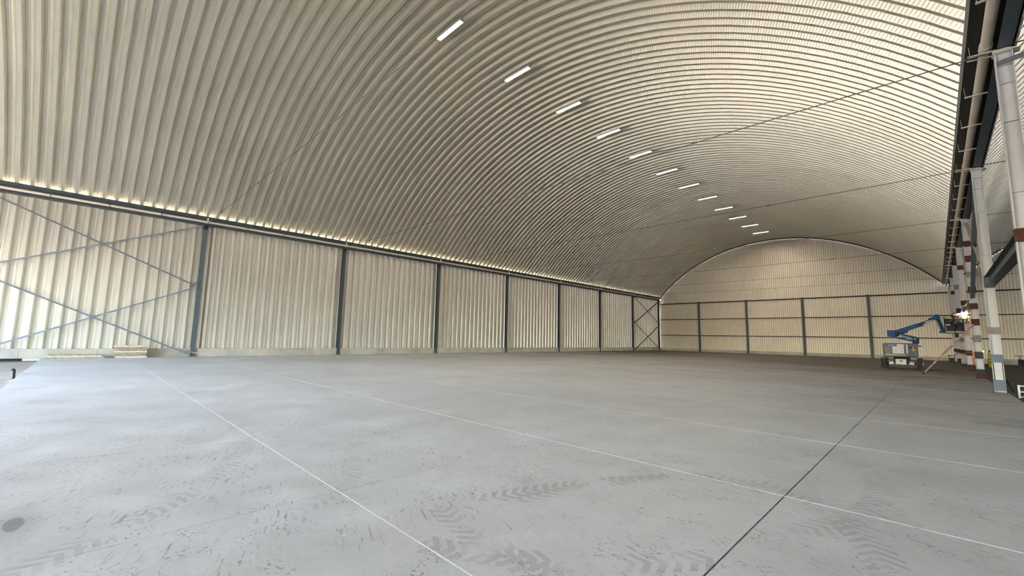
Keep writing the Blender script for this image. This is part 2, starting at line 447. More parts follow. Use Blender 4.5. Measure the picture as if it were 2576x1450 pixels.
# ------------------------------------------------------------------ vault panels
PROF = [(0.0, 0.0), (0.150, 0.0), (0.255, 0.235), (0.320, 0.240), (0.333, 0.215), (0.372, 0.215), (0.385, 0.240), (0.457, 0.235), (PITCHP, 0.0)]
def arc_panel():
    mb = MB(); a0 = math.asin((-34.52-CX)/RI); a1 = math.asin((XE-CX)/RI); N = 36; np_ = len(PROF)
    for k in range(N+1):
        a = a0 + (a1-a0)*k/N
        for y, d in PROF:
            r = RI + d
            mb.v.append((CX + r*math.sin(a), y, CZ + r*math.cos(a)))
    for k in range(N):
        for i in range(np_-1):
            b = k*np_+i; mb.f.append([b, b+np_, b+np_+1, b+1])
    return mb.mesh('roof_panel', 'roof', smooth=12)
RP = arc_panel()          # copied per panel below: one flat BVH traces far faster than long overlapping instances
def wall_panel():
    mb = MB(); np_ = len(PROF)
    for z in (0.50, 3.3, 6.1, 8.76):
        for y, d in PROF: mb.v.append((XL - d*0.95, y, z))
    for k in range(3):
        for i in range(np_-1):
            b = k*np_+i; mb.f.append([b, b+np_, b+np_+1, b+1])
    return mb.mesh('wall_panel', 'wall')
WP = wall_panel()
ceil1 = thing('ceiling', (CX, 33, CZ+RI), kind='structure')
ceil2 = thing('ceiling', (CX+NAVE, 33, CZ+RI), kind='structure')
wall_l = thing('wall_left', (XL, 33, 0), kind='structure')
YP0 = YC[1] - 0.08
k = int((YP0-YF)/PITCHP) + 2
ny = int((YB-YF)/PITCHP) + 4
for i in range(ny):
    y = YP0 - k*PITCHP + i*PITCHP
    if y + PITCHP > YB + 0.12: break
    inst('roof_panel', RP.copy(), ceil1, (0, y, 0))
    inst('wall_panel', WP.copy(), wall_l, (0, y, 0))
    inst('roof_panel', RP.copy(), ceil2, (NAVE, y, 0))
yq = YF - 0.3
i = 0
while yq < YB:
    l = min(3.0, YB + 0.1 - yq)
    part('plinth_block', MB().box((XL-0.28, yq+0.004, -0.2), (XL+0.17, yq+l-0.004, 0.52 - 0.002*(i % 3))), 'plinth', wall_l); yq += l; i += 1

# ------------------------------------------------------------------ gables
def gable(name, x0, x1, shift, y):
    w = thing(name, ((x0+x1)/2, y, 0), kind='structure')
    rib = 0.262; nr = 4; x = x0
    def top(u):
        t = u - shift - CX; r = RI + 0.28
        return CZ + math.sqrt(max(r*r - t*t, 0.0)) if abs(t) < r else 8.9
    while x < x1 - 0.05:
        mb = MB(); pr = []
        for i in range(nr):
            b = x + i*rib
            pr += [(b, 0.0), (b+0.150, 0.0), (b+0.178, 0.085), (b+0.232, 0.085)]
        pr.append((x + nr*rib, 0.0))
        pr = [(min(u, x1), d) for u, d in pr]
        for lev in range(2):
            for u, d in pr: mb.v.append((u, y + d, 0.40 if lev == 0 else max(top(u), 8.6)))
        m = len(pr)
        for i in range(m-1):
            if pr[i+1][0] - pr[i][0] > 1e-6: mb.f.append([i, i+1, m+i+1, m+i])
        part('wall_sheet', mb, 'gable', w); x += nr*rib
    xx = x0
    while xx < x1 - 0.01:
        l = min(3.64, x1-xx)
        part('plinth_block', MB().box((xx+0.004, y-0.10, -0.2), (xx+l-0.004, y+0.25, 0.42)), 'plinth', w); xx += l
    return w
gable('wall_back', XL-0.42, XR, 0.0, YB)
gable('wall_back', XR, XR+NAVE, NAVE, YB)

def arch_trim(shift):
    mb = MB(); a0 = math.asin((XL+0.12-CX)/RI); a1 = math.asin((XE-CX)/RI); N = 60
    for k in range(N+1):
        a = a0 + (a1-a0)*k/N
        for r, y in ((RI-0.01, YB-0.16), (RI-0.01, YB-0.02), (RI-0.13, YB-0.02), (RI-0.13, YB-0.16)):
            mb.v.append((shift + CX + r*math.sin(a), y, CZ + r*math.cos(a)))
    for k in range(N):
        for i in range(4):
            j = (i+1) % 4; b = k*4; mb.f.append([b+i, b+j, b+4+j, b+4+i])
    return mb
solo('trim_1', arch_trim(0.0), 'dark', kind='structure', smooth=20)
solo('trim_2', arch_trim(NAVE), 'dark', kind='structure', smooth=20)

# open front: closed only above the lintel, and side hall beyond the right row
def corr_sheet(x0, x1, y, z0, shift, ztop=None):
    mb = MB(); x = x0; pr = []
    while x < x1: pr += [(x, 0), (x+0.3, 0), (x+0.36, -0.1), (x+0.54, -0.1)]; x += 0.6
    pr = [(min(u, x1), d) for u, d in pr] + [(x1, 0)]
    for lev in range(2):
        for u, d in pr:
            t = u - shift - CX; zt = CZ + math.sqrt(max((RI+0.1)**2 - t*t, 0))
            mb.v.append((u, y+d, z0 if lev == 0 else (ztop or max(zt, z0+0.1))))
    m = len(pr)
    for i in range(m-1): mb.f.append([i, i+1, m+i+1, m+i])
    return mb
LINTEL = 6.9
DOOR0, DOOR1 = -33.8, -10.0
solo('wall_front', corr_sheet(XL-0.2, XR, YF, LINTEL, 0.0), 'wall', kind='structure')
solo('wall_front', corr_sheet(DOOR1, XR, YF, -0.2, 0.0, LINTEL), 'wall', kind='structure')
solo('wall_front', corr_sheet(XL-0.2, DOOR0, YF, -0.2, 0.0, LINTEL), 'wall', kind='structure')
solo('wall_front', corr_sheet(XR, XR+NAVE, YF, LINTEL, NAVE), 'wall', kind='structure')
solo('wall_front', corr_sheet(XR, 12.0, YF, -0.2, NAVE, LINTEL), 'wall', kind='structure')  # unseen side hall doorway, opened beside this sheet to light the side vault
solo('wall_front', corr_sheet(27.0, XR+NAVE, YF, -0.2, NAVE, LINTEL), 'wall', kind='structure')
wr = MB(); y = YF; pr = []
while y < YB: pr += [(y, 0), (y+0.3, 0), (y+0.36, 0.12), (y+0.54, 0.12)]; y += 0.6
for z in (2.6, 9.3):
    for yy, d in pr: wr.v.append((XR+NAVE+0.2+d, min(yy, YB), z))
m = len(pr)
for i in range(m-1): wr.f.append([i, i+1, m+i+1, m+i])
solo('wall_right', wr, 'wall', kind='structure')

# ------------------------------------------------------------------ left eave: beam, added bounce gutter, pipe
eb = thing('eave_beam', (-34.42, 33, 8.7), 'dark slate steel beam running along the top of the left wall', 'beam')
part('web', MB().box((-34.42, YF, 8.80), (-34.40, YB-0.2, 9.14)), 'slate', eb)
part('top_flange', MB().prism([(-34.42, 9.14), (-34.40, 9.14), (-34.28, 9.315), (-34.30, 9.32)], (0, YF, 0), (0, YB-0.2, 0), (1, 0, 0), (0, 0, 1)), 'slate', eb)
part('bottom_flange', MB().box((-34.60, YF, 8.71), (-34.34, YB-0.2, 8.80)), 'slate', eb)
bounce = MB()  # unseen gutter, added to bounce sunlight up under the roof edge
bounce.box((-35.45, YF, 8.74), (-34.62, YB, 8.77)); bounce.box((-35.48, YF, 8.74), (-35.45, YB, 8.86)); bounce.box((-34.62, YF, 8.81), (-34.43, YB, 8.83))
solo('bounce_gutter', bounce, 'cream', 'unseen pale gutter added outside the left eave to bounce sunlight', 'gutter')

lp = thing('drain_pipe', (-34.22, 33, 8.85), 'thin cream pipe clipped below the dark beam on the left wall', 'pipe')
for a, b in zip([YF]+YC[1:-1], YC[1:-1]+[YB-0.3]):
    part('pipe_length', MB().tube((-34.22, a+0.02, 8.93), (-34.22, b-0.02, 8.93), 0.075, 14), 'pipe', lp, smooth=40)
for yc in YC[1:-1]:
    part('coupling', MB().tube((-34.22, yc-0.12, 8.93), (-34.22, yc+0.12, 8.93), 0.092, 14), 'pipe', lp, smooth=40)
    part('vent_stub', MB().tube((-34.24, yc+0.05, 8.95), (-34.30, yc+0.05, 9.22), 0.055, 10), 'pipe', lp, smooth=40)
q = YC[0]
while q < YB-2:
    for t in (1, 2, 3):
        yy = q + BAY*t/4
        if YF < yy < YB-1:
            part('hanger', MB().path([(-34.39, yy, 9.10), (-34.14, yy, 9.0), (-34.13, yy, 8.87), (-34.22, yy, 8.84), (-34.39, yy, 8.87)], 0.013, 5), 'dark', lp)
    q += BAY

# ------------------------------------------------------------------ left columns and bracing
def left_column(i, y):
    near = ORD[i] if i < 7 else 'last'
    c = thing('wall_column', (-34.55, y, 0), '%s slate steel column of the left wall counted from the near end' % near, 'column', 'columns of the left wall')
    part('shaft', MB().hsec((-34.53, y, 0.02), (-34.53, y, 8.72), 0.22, 0.26, 0.014, 0.012, (1, 0, 0), (0, 1, 0)), 'slate_mid' if i == 0 else 'slate', c)
    part('base_plate', MB().box((-34.54, y-0.2, 0.0), (-34.28, y+0.2, 0.025)), 'slate', c)
    part('cap_plate', MB().box((-34.64, y-0.16, 8.66), (-34.36, y+0.16, 8.74)), 'slate', c)
    part('bracket', MB().box((-34.42, y-0.10, 8.45), (-34.36, y+0.10, 8.80)), 'dark', c)
    return c
for i, y in enumerate(YC[1:-1] + [YB-0.35]): left_column(i, y)

def xbrace(y0, y1, z0, z1, x, label, thick=0.085, mat='brace'):
    c = thing('cross_brace', (x, (y0+y1)/2, z0), label, 'brace', 'cross braces of the left wall')
    for k, (a, b) in enumerate((((x, y0, z0), (x, y1, z1)), ((x+0.05, y0, z1), (x+0.05, y1, z0)))):
        a, b = Vector(a), Vector(b); d = (b-a).normalized(); e = Vector((1, 0, 0)); g = d.cross(e); t = thick
        part('diagonal_angle', MB().prism([(0, -t/2), (0.012, -t/2), (0.012, t/2-0.012), (t*0.8, t/2-0.012), (t*0.8, t/2), (0, t/2)], a, b, e, g), mat, c)
    m = ((y0+y1)/2, (z0+z1)/2)
    part('gusset_plate', MB().box((x+0.03, m[0]-0.16, m[1]-0.09), (x+0.048, m[0]+0.16, m[1]+0.09)), mat, c)
    for yy, s in ((y0, 1), (y1, -1)):
        part('end_plate', MB().box((x-0.03, min(yy, yy+s*0.2), (z0+0.02)), (x-0.012, max(yy, yy+s*0.2), z0+0.28)), mat, c)
    return c
XB = -34.36
xbrace(YC[0], YC[1]-0.16, 4.57, 8.66, XB, 'upper thin blue-grey cross brace near the left edge, below the dark beam')
xbrace(YC[0], YC[1]-0.16, 0.12, 4.53, XB, 'lower thin blue-grey cross brace near the left edge, above the plinth')
xbrace(YC[7]+0.16, YB-0.52, 4.47, 8.66, XB, 'upper dark cross brace in the far end bay of the left wall', 0.11, 'slate')
xbrace(YC[7]+0.16, YB-0.52, 0.15, 4.43, XB, 'lower dark cross brace in the far end bay of the left wall', 0.11, 'slate')

# ------------------------------------------------------------------ back wall posts and rails
for i, x in enumerate((-27.6, -20.4, -13.15, -5.9)):
    c = thing('gable_post', (x, YB-0.25, 0), '%s grey steel post of the back wall counted from the left corner' % ORD[i], 'column', 'posts of the back wall')
    part('shaft', MB().hsec((x, YB-0.30, 0.02), (x, YB-0.30, 8.15), 0.30, 0.24, 0.014, 0.012, (0, 1, 0), (1, 0, 0)), 'slate_mid', c)
    part('base_plate', MB().box((x-0.2, YB-0.52, 0), (x+0.2, YB-0.12, 0.025)), 'slate', c)
    part('cap_plate', MB().box((x-0.14, YB-0.48, 8.15), (x+0.14, YB-0.12, 8.18)), 'slate', c)
for x0, x1, side in ((XL+0.3, XR-0.2, 'across the main back wall'), (XR+0.2, XR+NAVE-0.5, 'across the back wall of the side hall')):
    for z, nm in ((2.64, 'lowest'), (5.34, 'middle'), (8.06, 'topmost')):
        h = 0.10 if z < 8 else 0.14
        r = MB().prism([(-0.15, -h/2), (-0.03, -h/2), (-0.03, h/2), (-0.15, h/2), (-0.15, h/2-0.015), (-0.045, h/2-0.015), (-0.045, -h/2+0.015), (-0.15, -h/2+0.015)],
                       (x0, YB, z), (x1, YB, z), (0, 1, 0), (0, 0, 1))
        solo('wall_rail', r, 'dark', '%s dark horizontal rail %s' % (nm, side), 'rail', 'rails of the back wall')

# ------------------------------------------------------------------ valley gutter, pipe and right columns
vg = thing('valley_gutter', (1.6, 33, 8.7), 'dark valley gutter beam between the two vaults on the right', 'gutter')
part('gutter_tray', MB().box((1.02, YF, 9.04), (1.86, YB-0.1, 9.08)), 'dark', vg)
part('tray_side', MB().prism([(0.98, 9.22), (1.02, 9.06), (1.05, 9.06), (1.01, 9.22)], (0, YF, 0), (0, YB-0.1, 0), (1, 0, 0), (0, 0, 1)), 'slate', vg)
part('tray_side', MB().prism([(1.83, 9.04), (1.86, 9.04), (1.93, 9.14), (1.90, 9.14)], (0, YF, 0), (0, YB-0.1, 0), (1, 0, 0), (0, 0, 1)), 'slate', vg)
part('carrying_beam', MB().hsec((1.62, YF, 8.88), (1.62, YB-0.1, 8.88), 0.36, 0.24, 0.016, 0.012, (0, 0, 1), (1, 0, 0)), 'slate', vg)

vp = thing('drain_pipe', (1.36, 33, 8.85), 'thick cream pipe hung under the valley gutter on the right', 'pipe')
seg = [YF] + YC[1:-1] + [YB-0.3]
for a, b in zip(seg[:-1], seg[1:]):
    part('pipe_length', MB().tube((1.34, a, 8.88), (1.34, b, 8.88), 0.105, 18), 'pipe', vp, smooth=40)
for yc in YC[1:-1]:
    part('coupling', MB().tube((1.34, yc-0.2, 8.88), (1.34, yc+0.05, 8.88), 0.122, 18), 'pipe', vp, smooth=40)
q = YC[0]
while q < YB-2:
    for t in range(4):
        yy = q + BAY*t/4
        if YF < yy < YB-0.5:
            part('support_strap', MB().bar((1.06, yy, 8.755), (1.60, yy, 8.755), 0.05, 0.03), 'strap', vp)
            part('hanger_wire', MB().tube((1.08, yy, 8.76), (1.06, yy-0.02, 9.08), 0.006, 5), 'strap', vp)
    q += BAY

BANDS = {
 0: [(4.05, 4.35, 'primer')],
 1: [(0.06, 0.45, 'grey_coat'), (1.04, 1.40, 'grey_coat'), (2.17, 2.42, 'dirty_coat')],
 2: [(0.0, 0.26, 'primer'), (0.26, 0.50, 'dark_coat'), (1.06, 1.42, 'dark_coat'), (1.94, 2.30, 'dirty_coat'), (2.83, 3.17, 'primer'), (3.70, 4.02, 'primer'),
     (4.58, 4.93, 'primer'), (5.46, 5.76, 'dirty_coat'), (6.30, 6.64, 'primer'), (7.15, 7.46, 'primer')],
 3: [(0.0, 0.45, 'primer'), (1.07, 1.42, 'primer'), (3.30, 3.60, 'dirty_coat'), (4.55, 4.90, 'primer'), (7.09, 7.40, 'primer')],
 4: [(0.0, 0.25, 'dark_coat'), (1.07, 1.42, 'primer'), (2.10, 2.45, 'dirty_coat'), (3.30, 3.70, 'primer'), (4.55, 4.95, 'primer'), (6.60, 7.0, 'dirty_coat')],
 5: [(0.0, 0.50, 'primer'), (1.07, 1.45, 'primer'), (2.60, 3.0, 'dark_coat'), (3.60, 4.05, 'primer'), (4.70, 5.10, 'primer'), (7.0, 7.35, 'primer')],
 6: [(1.10, 1.45, 'dark_coat'), (3.2, 3.6, 'primer'), (5.0, 5.4, 'primer')],
}
DESC = {0: 'nearest pale steel column at the right edge, only its upper part in view', 1: 'tall white steel column with blue-grey patches at its foot beside the slab edge',
        2: 'banded white column with brown patches that the reddish pole leans on', 3: 'banded white column behind the welder in the lift basket',
        4: 'banded white column, second behind the welder', 5: 'banded white column, third behind the welder', 6: 'farthest white column of the right row'}
def right_column(i, y):
    z0 = -0.16 if i != 1 else -0.02
    c = thing('hall_column', (XR, y, z0), DESC[i], 'column', 'columns of the right row')
    D, Wd = 0.29, 0.20
    bands = sorted(BANDS[i]); z = z0 + 0.02; top = 8.62
    def shaft(a, b):
        if b - a > 0.02: part('shaft', MB().hsec((XR, y, a), (XR, y, b), D, Wd, 0.018, 0.014, (1, 0, 0), (0, 1, 0)), 'white', c)
    for a, b, m in bands:
        a = max(a, z); shaft(z, a)
        part('coat_band', MB().box((XR-D/2-0.008, y-Wd/2-0.008, a), (XR+D/2+0.008, y+Wd/2+0.008, b)), m, c,
             label={'primer': 'rust brown primer band', 'grey_coat': 'blue-grey painted patch', 'dark_coat': 'charcoal band', 'dirty_coat': 'dirty grey band'}[m])
        z = b
    shaft(z, top)
    part('base_plate', MB().box((XR-0.22, y-0.2, z0), (XR+0.22, y+0.2, z0+0.02)), 'grey_coat' if i != 2 else 'primer', c)
    part('cap_plate', MB().prism([(-0.02, 0), (0.42, 0), (0.20, 0.07), (-0.02, 0.07)], (XR-0.15, y-0.14, 8.62), (XR-0.15, y+0.14, 8.62), (1, 0, 0), (0, 0, 1)), 'strap', c)
    for zz in (8.30, 7.85, 6.9, 5.2):
        free = all(zz < a-0.05 or zz > b+0.05 for a, b, m in bands)
        if free: part('stiffener', MB().box((XR-D/2+0.018, y-Wd/2+0.01, zz), (XR+D/2-0.018, y-0.008, zz+0.02)), 'white', c)
    if i == 1:
        for zz in (0.46, 0.80):
            part('cover_plate', MB().box((XR-0.10, y-Wd/2-0.015, zz), (XR+0.10, y-Wd/2+0.01, zz+0.30)), 'white', c)
    if i in (2, 3):
        part('cover_plate', MB().box((XR-0.11, y-Wd/2-0.012, 0.56), (XR+0.11, y-Wd/2+0.01, 1.02)), 'white', c)
    return c
for i, y in enumerate(YC[2:-1] + [YB-0.5]): right_column(i, y)

# struts and bracing in the right row
for a, b, lab in ((YC[2], YC[3], 'dark steel strut from the white column to the nearest column at the right edge'), (YC[4], YC[5], 'dark steel strut behind the banded column with the leaning pole')):
    st = thing('row_strut', (XR, (a+b)/2, 3.95), lab, 'beam', 'struts of the right row')
    part('shaft', MB().hsec((XR+0.02, a+0.14, 4.16), (XR+0.02, b-0.14, 4.16), 0.40, 0.24, 0.018, 0.014, (0, 0, 1), (1, 0, 0)), 'slate', st)
    for yy, s in ((a+0.115, 1), (b-0.115, -1)):
        part('end_plate', MB().box((XR-0.12, min(yy, yy+s*0.025), 3.92), (XR+0.14, max(yy, yy+s*0.025), 4.40)), 'slate_lt', st)
cb = thing('cross_brace', (XR, (YC[3]+YC[4])/2, 4.2), 'tall cross brace of one beige and one grey bar between two right columns', 'brace')
part('beige_diagonal', MB().bar((XR+0.02, YC[4]-0.16, 8.45), (XR+0.02, YC[3]+0.16, 4.3), 0.16, 0.05), 'beige', cb)
part('grey_diagonal', MB().bar((XR-0.02, YC[4]-0.16, 4.3), (XR-0.02, YC[3]+0.16, 8.45), 0.17, 0.06), 'slate_lt', cb)
part('gusset_plate', MB().box((XR-0.01, (YC[3]+YC[4])/2-0.25, 6.2), (XR+0.02, (YC[3]+YC[4])/2+0.25, 6.55)), 'dark', cb)

# ------------------------------------------------------------------ tie rods across the vaults
def sag(p, q, s, n=14):
    p, q = Vector(p), Vector(q)
    return [tuple(p.lerp(q, i/n) - Vector((0, 0, 4*s*(i/n)*(1-i/n)))) for i in range(n+1)]
for i, y in enumerate(YC[1:-1]):
    t = thing('tie_rod', (CX, y, 8.8), '%s thin tie rod strung across the main vault, counted from the near end' % ORD[i], 'tie rod', 'tie rods of the main vault')
    pts = sag((-34.33, y, 8.82), (1.50, y, 8.735), 0.06)
    part('rod', MB().path(pts, 0.014, 6), 'rod', t)
    for u in (0.12, 0.33, 0.56, 0.80):
        j = u*14; k = int(j); p = Vector(pts[k]).lerp(Vector(pts[k+1]), j-k)
        part('coupler', MB().tube(p - Vector((0.09, 0, 0)), p + Vector((0.09, 0, 0)), 0.030, 8), 'rod', t)
    part('end_bracket', MB().bar((1.02, y-0.10, 8.74), (1.45, y-0.12, 8.70), 0.05, 0.02), 'strap', t)
    part('end_bracket', MB().bar((1.02, y+0.12, 8.74), (1.45, y+0.14, 8.70), 0.04, 0.02), 'strap', t)
    if i:
        t = thing('tie_rod', (CX+NAVE, y, 8.8), '%s thin tie rod in the side hall on the right, counted from the near end' % ORD[i-1], 'tie rod', 'tie rods of the side hall')
        part('rod', MB().path(sag((1.75, y, 8.80), (XR+NAVE-0.2, y, 8.85), 0.10), 0.016, 6), 'rod', t)
# flat bar going off to the right from the nearest right column
solo('flat_bar', MB().bar((1.52, YC[2]-0.13, 8.35), (6.5, YC[2]-0.25, 8.95), 0.02, 0.12), 'slate_lt', 'grey flat bar rising to the right from the nearest column top', 'bar')

# ------------------------------------------------------------------ ceiling lamps
for i in range(12):
    y = 11.60 + 4.89*i; z = 16.92; x0, x1 = -17.28, -15.36
    la = thing('ceiling_lamp', ((x0+x1)/2, y, z), '%s glowing tube lamp of the vault row counted from the near end' % ORD[i], 'lamp', 'lamps under the vault crown')
    part('housing', MB().prism([(-0.115, 0.0), (-0.100, 0.0), (-0.100, 0.09), (0.100, 0.09), (0.100, 0.0), (0.115, 0.0), (0.115, 0.11), (-0.115, 0.11)], (x0, y, z), (x1, y, z), (0, 1, 0), (0, 0, 1)), 'white', la)
    part('diffuser', MB().box((x0+0.02, y-0.098, z+0.012), (x1-0.02, y+0.098, z+0.03)), 'lamp', la)
    for xx in (x0+0.25, x1-0.25):
        part('suspension', MB().tube((xx, y, z+0.11), (xx, y, CZ + math.sqrt((RI+0.1)**2 - (xx-CX)**2)), 0.012, 6), 'steel', la)
    for xx in (x0, x1):
        part('end_cap', MB().box((xx-0.02, y-0.10, z-0.002), (xx+0.02, y+0.10, z+0.122)), 'decal_white', la)

# ------------------------------------------------------------------ boom lift with its parts
LX, LY = -1.82, 41.0          # chassis centre line, front face of the chassis
lift = thing('boom_lift', (LX, LY+1.0, 0), 'blue and grey articulated boom lift parked near the right columns', 'lift')
def rbox(lo, hi, r):
    """box with rounded vertical edges"""
    pts = []
    for cx, cy, a in ((hi[0]-r, lo[1]+r, -90), (hi[0]-r, hi[1]-r, 0), (lo[0]+r, hi[1]-r, 90), (lo[0]+r, lo[1]+r, 180)):
        for k in range(5):
            t = math.radians(a + 90*k/4); pts.append((cx + r*math.cos(t), cy + r*math.sin(t)))
    return MB().prism(pts, (0, 0, lo[2]), (0, 0, hi[2]), (1, 0, 0), (0, 1, 0))
def wheel(x, y):
    R, W = 0.385, 0.29
    ty = MB().lathe((x, y, R), [(0.20, -W/2+0.01), (0.33, -W/2), (0.355, -W/2+0.03), (0.36, 0), (0.355, W/2-0.03), (0.33, W/2), (0.20, W/2-0.01)], 28, axis=0)
    t = part('tyre', ty, 'black', lift, smooth=40)
    lug = MB()
    for k in range(22):
        for s in (-1, 1):
            a = 2*math.pi*(k + (0.5 if s > 0 else 0))/22
            b = a + 0.20
            p = Vector((x, y, R)) + Vector((0, math.cos(a)*0.372, math.sin(a)*0.372))
            q = Vector((x + s*W/2*0.98, y, R)) + Vector((0, math.cos(b)*0.365, math.sin(b)*0.365))
            lug.bar(p, q, 0.032, 0.045, upv=(0, math.cos((a+b)/2), math.sin((a+b)/2)))
    part('tread_lugs', lug, 'tread', t)
    s = 1 if x > LX else -1
    part('rim', MB().lathe((x + s*W*0.42, y, R), [(0.20, -0.02), (0.20, 0.02), (0.12, 0.03), (0.05, 0.05)] if s > 0 else [(0.05, -0.05), (0.12, -0.03), (0.20, -0.02), (0.20, 0.02)], 20, axis=0), 'mwhite', t, smooth=40)
MAT['tread'] = simple('dusty_tread_rubber', (0.085, 0.078, 0.060), 0.85, var=0.3, scale=9)
for x in (LX-0.95, LX+0.95):
    for y in (LY+0.30, LY+2.10): wheel(x, y)
part('chassis', MB().box((LX-0.42, LY+0.15, 0.40), (LX+0.42, LY+2.35, 0.70)), 'dark', lift)
part('front_block', rbox((LX-0.30, LY-0.05, 0.34), (LX+0.28, LY+0.16, 0.72), 0.05), 'mwhite', lift)
part('tow_slot', MB().box((LX-0.07, LY-0.06, 0.55), (LX+0.07, LY-0.04, 0.61)), 'black', lift)
for s in (-1, 1):
    part('axle_beam', MB().bar((LX+s*0.28, LY+0.30, 0.47), (LX+s*0.82, LY+0.30, 0.40), 0.16, 0.14), 'dark', lift)
    part('axle_plate', MB().prism([(0, 0), (0.30, -0.05), (0.30, 0.13), (0.02, 0.18)] if s > 0 else [(0, 0), (-0.02, 0.18), (-0.30, 0.13), (-0.30, -0.05)],
                                  (LX+s*0.36, LY+0.18, 0.36), (LX+s*0.36, LY+0.20, 0.36), (1, 0, 0), (0, 0, 1)), 'silver', lift)
    part('steering_ram', MB().tube((LX+s*0.30, LY+0.20, 0.62), (LX+s*0.74, LY+0.22, 0.55), 0.03, 8), 'steel', lift)
part('slew_ring', MB().lathe((LX, LY+1.1, 0.70), [(0.46, 0), (0.46, 0.12), (0.36, 0.17)], 24), 'black', lift)
tur = part('turret', rbox((-2.76, LY-0.15, 0.90), (-0.92, LY+1.9, 1.80), 0.16), 'mgrey', lift, smooth=40)
part('turret_skirt', rbox((-2.70, LY-0.10, 0.84), (-0.98, LY+1.85, 0.90), 0.16), 'black', lift, smooth=40)
part('panel_line', MB().box((-1.36, LY-0.156, 0.92), (-1.345, LY-0.148, 1.79)), 'dark', tur)
part('hazard_stripe', MB().box((-2.60, LY-0.157, 0.94), (-1.56, LY-0.149, 1.06)), 'hazard', tur)
part('name_plate', MB().box((-2.54, LY-0.157, 1.62), (-2.05, LY-0.149, 1.75)), 'decal_blue', tur)
part('name_strip', MB().box((-2.48, LY-0.162, 1.66), (-2.07, LY-0.156, 1.705)), 'decal_white', tur)
wm = MB(); wm.box((-2.22, LY-0.157, 1.10), (-1.62, LY-0.149, 1.60)); wm.box((-1.98, LY-0.157, 1.60), (-1.60, LY-0.149, 1.77)); wm.box((-1.50, LY-0.157, 1.10), (-1.42, LY-0.149, 1.75))
part('worn_sticker', wm, 'mwhite', tur)
part('logo_plate', MB().box((-1.30, LY-0.157, 1.48), (-1.02, LY-0.149, 1.60)), 'decal_blue', tur)
part('logo_mark', MB().box((-1.18, LY-0.162, 1.51), (-1.09, LY-0.156, 1.57)), 'decal_white', tur)
part('warning_sticker', MB().prism([(-0.11, 0.08), (-0.08, -0.05), (0.0, -0.10), (0.09, 0.0), (0.10, 0.08)], (-1.12, LY-0.149, 1.37), (-1.12, LY-0.157, 1.37), (1, 0, 0), (0, 0, 1)), 'decal_amber', tur)
part('lift_lug', MB().box((-2.66, LY+0.3, 1.80), (-1.05, LY+1.6, 1.83)), 'dark', tur)
part('side_lever', MB().tube((-0.93, LY+0.1, 1.66), (-0.70, LY+0.1, 1.64), 0.03, 8), 'black', tur)
YM = LY + 0.55                                          # boom plane
part('riser_post', MB().prism([(-1.18, 1.80), (-0.84, 1.80), (-0.80, 2.18), (-0.92, 2.30), (-1.12, 2.28)], (0, YM-0.16, 0), (0, YM+0.16, 0), (1, 0, 0), (0, 0, 1)), 'dblue', lift)
for a, b, h in (((-0.92, 2.22), (-1.72, 2.47), 0.13), ((-1.00, 1.98), (-2.26, 2.29), 0.13)):
    part('riser_link', MB().bar((a[0], YM-0.08, a[1]), (b[0], YM-0.08, b[1]), 0.10, h), 'blue', lift)
part('link_ram', MB().tube((-1.05, YM-0.02, 2.12), (-1.92, YM-0.02, 2.40), 0.045, 10), 'silver', lift)
part('link_pin', MB().tube((-1.02, YM-0.20, 2.14), (-1.02, YM+0.20, 2.14), 0.05, 12), 'silver', lift)
part('counterweight', rbox((-2.47, YM-0.24, 2.28), (-2.02, YM+0.24, 2.76), 0.03), 'blue', lift)
part('knuckle', MB().prism([(-2.05, 2.28), (-1.86, 2.34), (-1.72, 2.60), (-2.02, 2.74)], (0, YM-0.14, 0), (0, YM+0.14, 0), (1, 0, 0), (0, 0, 1)), 'dblue', lift)
part('boom_section', MB().prism([(-2.02, 2.52), (-1.45, 2.60), (-1.30, 2.74), (-0.74, 3.00), (-0.80, 3.26), (-2.02, 2.76)], (0, YM-0.13, 0), (0, YM+0.13, 0), (1, 0, 0), (0, 0, 1)), 'blue', lift)
part('boom_section', MB().prism([(-0.78, 3.06), (0.05, 3.47), (0.03, 3.62), (-0.80, 3.24)], (0, YM-0.10, 0), (0, YM+0.10, 0), (1, 0, 0), (0, 0, 1)), 'dblue', lift)
part('wear_pad', MB().prism([(-0.80, 2.97), (-0.50, 3.10), (-0.52, 3.16), (-0.82, 3.06)], (0, YM-0.11, 0), (0, YM+0.11, 0), (1, 0, 0), (0, 0, 1)), 'black', lift)
part('boom_ram', MB().tube((-1.98, YM-0.1, 2.44), (-1.35, YM-0.1, 2.66), 0.05, 10), 'black', lift)
part('boom_stripe', MB().bar((-0.45, YM-0.103, 3.30), (0.02, YM-0.103, 3.52), 0.006, 0.07), 'strap', lift)
part('boom_head', MB().prism([(-0.28, 3.42), (0.16, 3.52), (0.34, 3.66), (0.30, 3.82), (0.10, 3.86), (-0.02, 3.68), (-0.26, 3.58)], (0, YM-0.15, 0), (0, YM+0.15, 0), (1, 0, 0), (0, 0, 1)), 'blue', lift)
for dx, m in ((0.0, 'dblue'), (0.17, 'blue')):
    part('jib_arm', MB().bar((0.09+dx, YM-0.02, 3.66), (0.32+dx, YM-0.02, 2.68), 0.12, 0.09, upv=(1, 0, 0)), m, lift)
part('jib_web', MB().bar((0.18, YM+0.02, 3.60), (0.41, YM+0.02, 2.70), 0.07, 0.16, upv=(1, 0, 0)), 'dblue', lift)
part('jib_ram', MB().tube((0.14, YM-0.10, 3.42), (0.32, YM-0.10, 2.72), 0.028, 8), 'silver', lift)
part('jib_foot', MB().box((0.22, YM-0.14, 2.58), (0.62, YM+0.14, 2.70)), 'blue', lift)
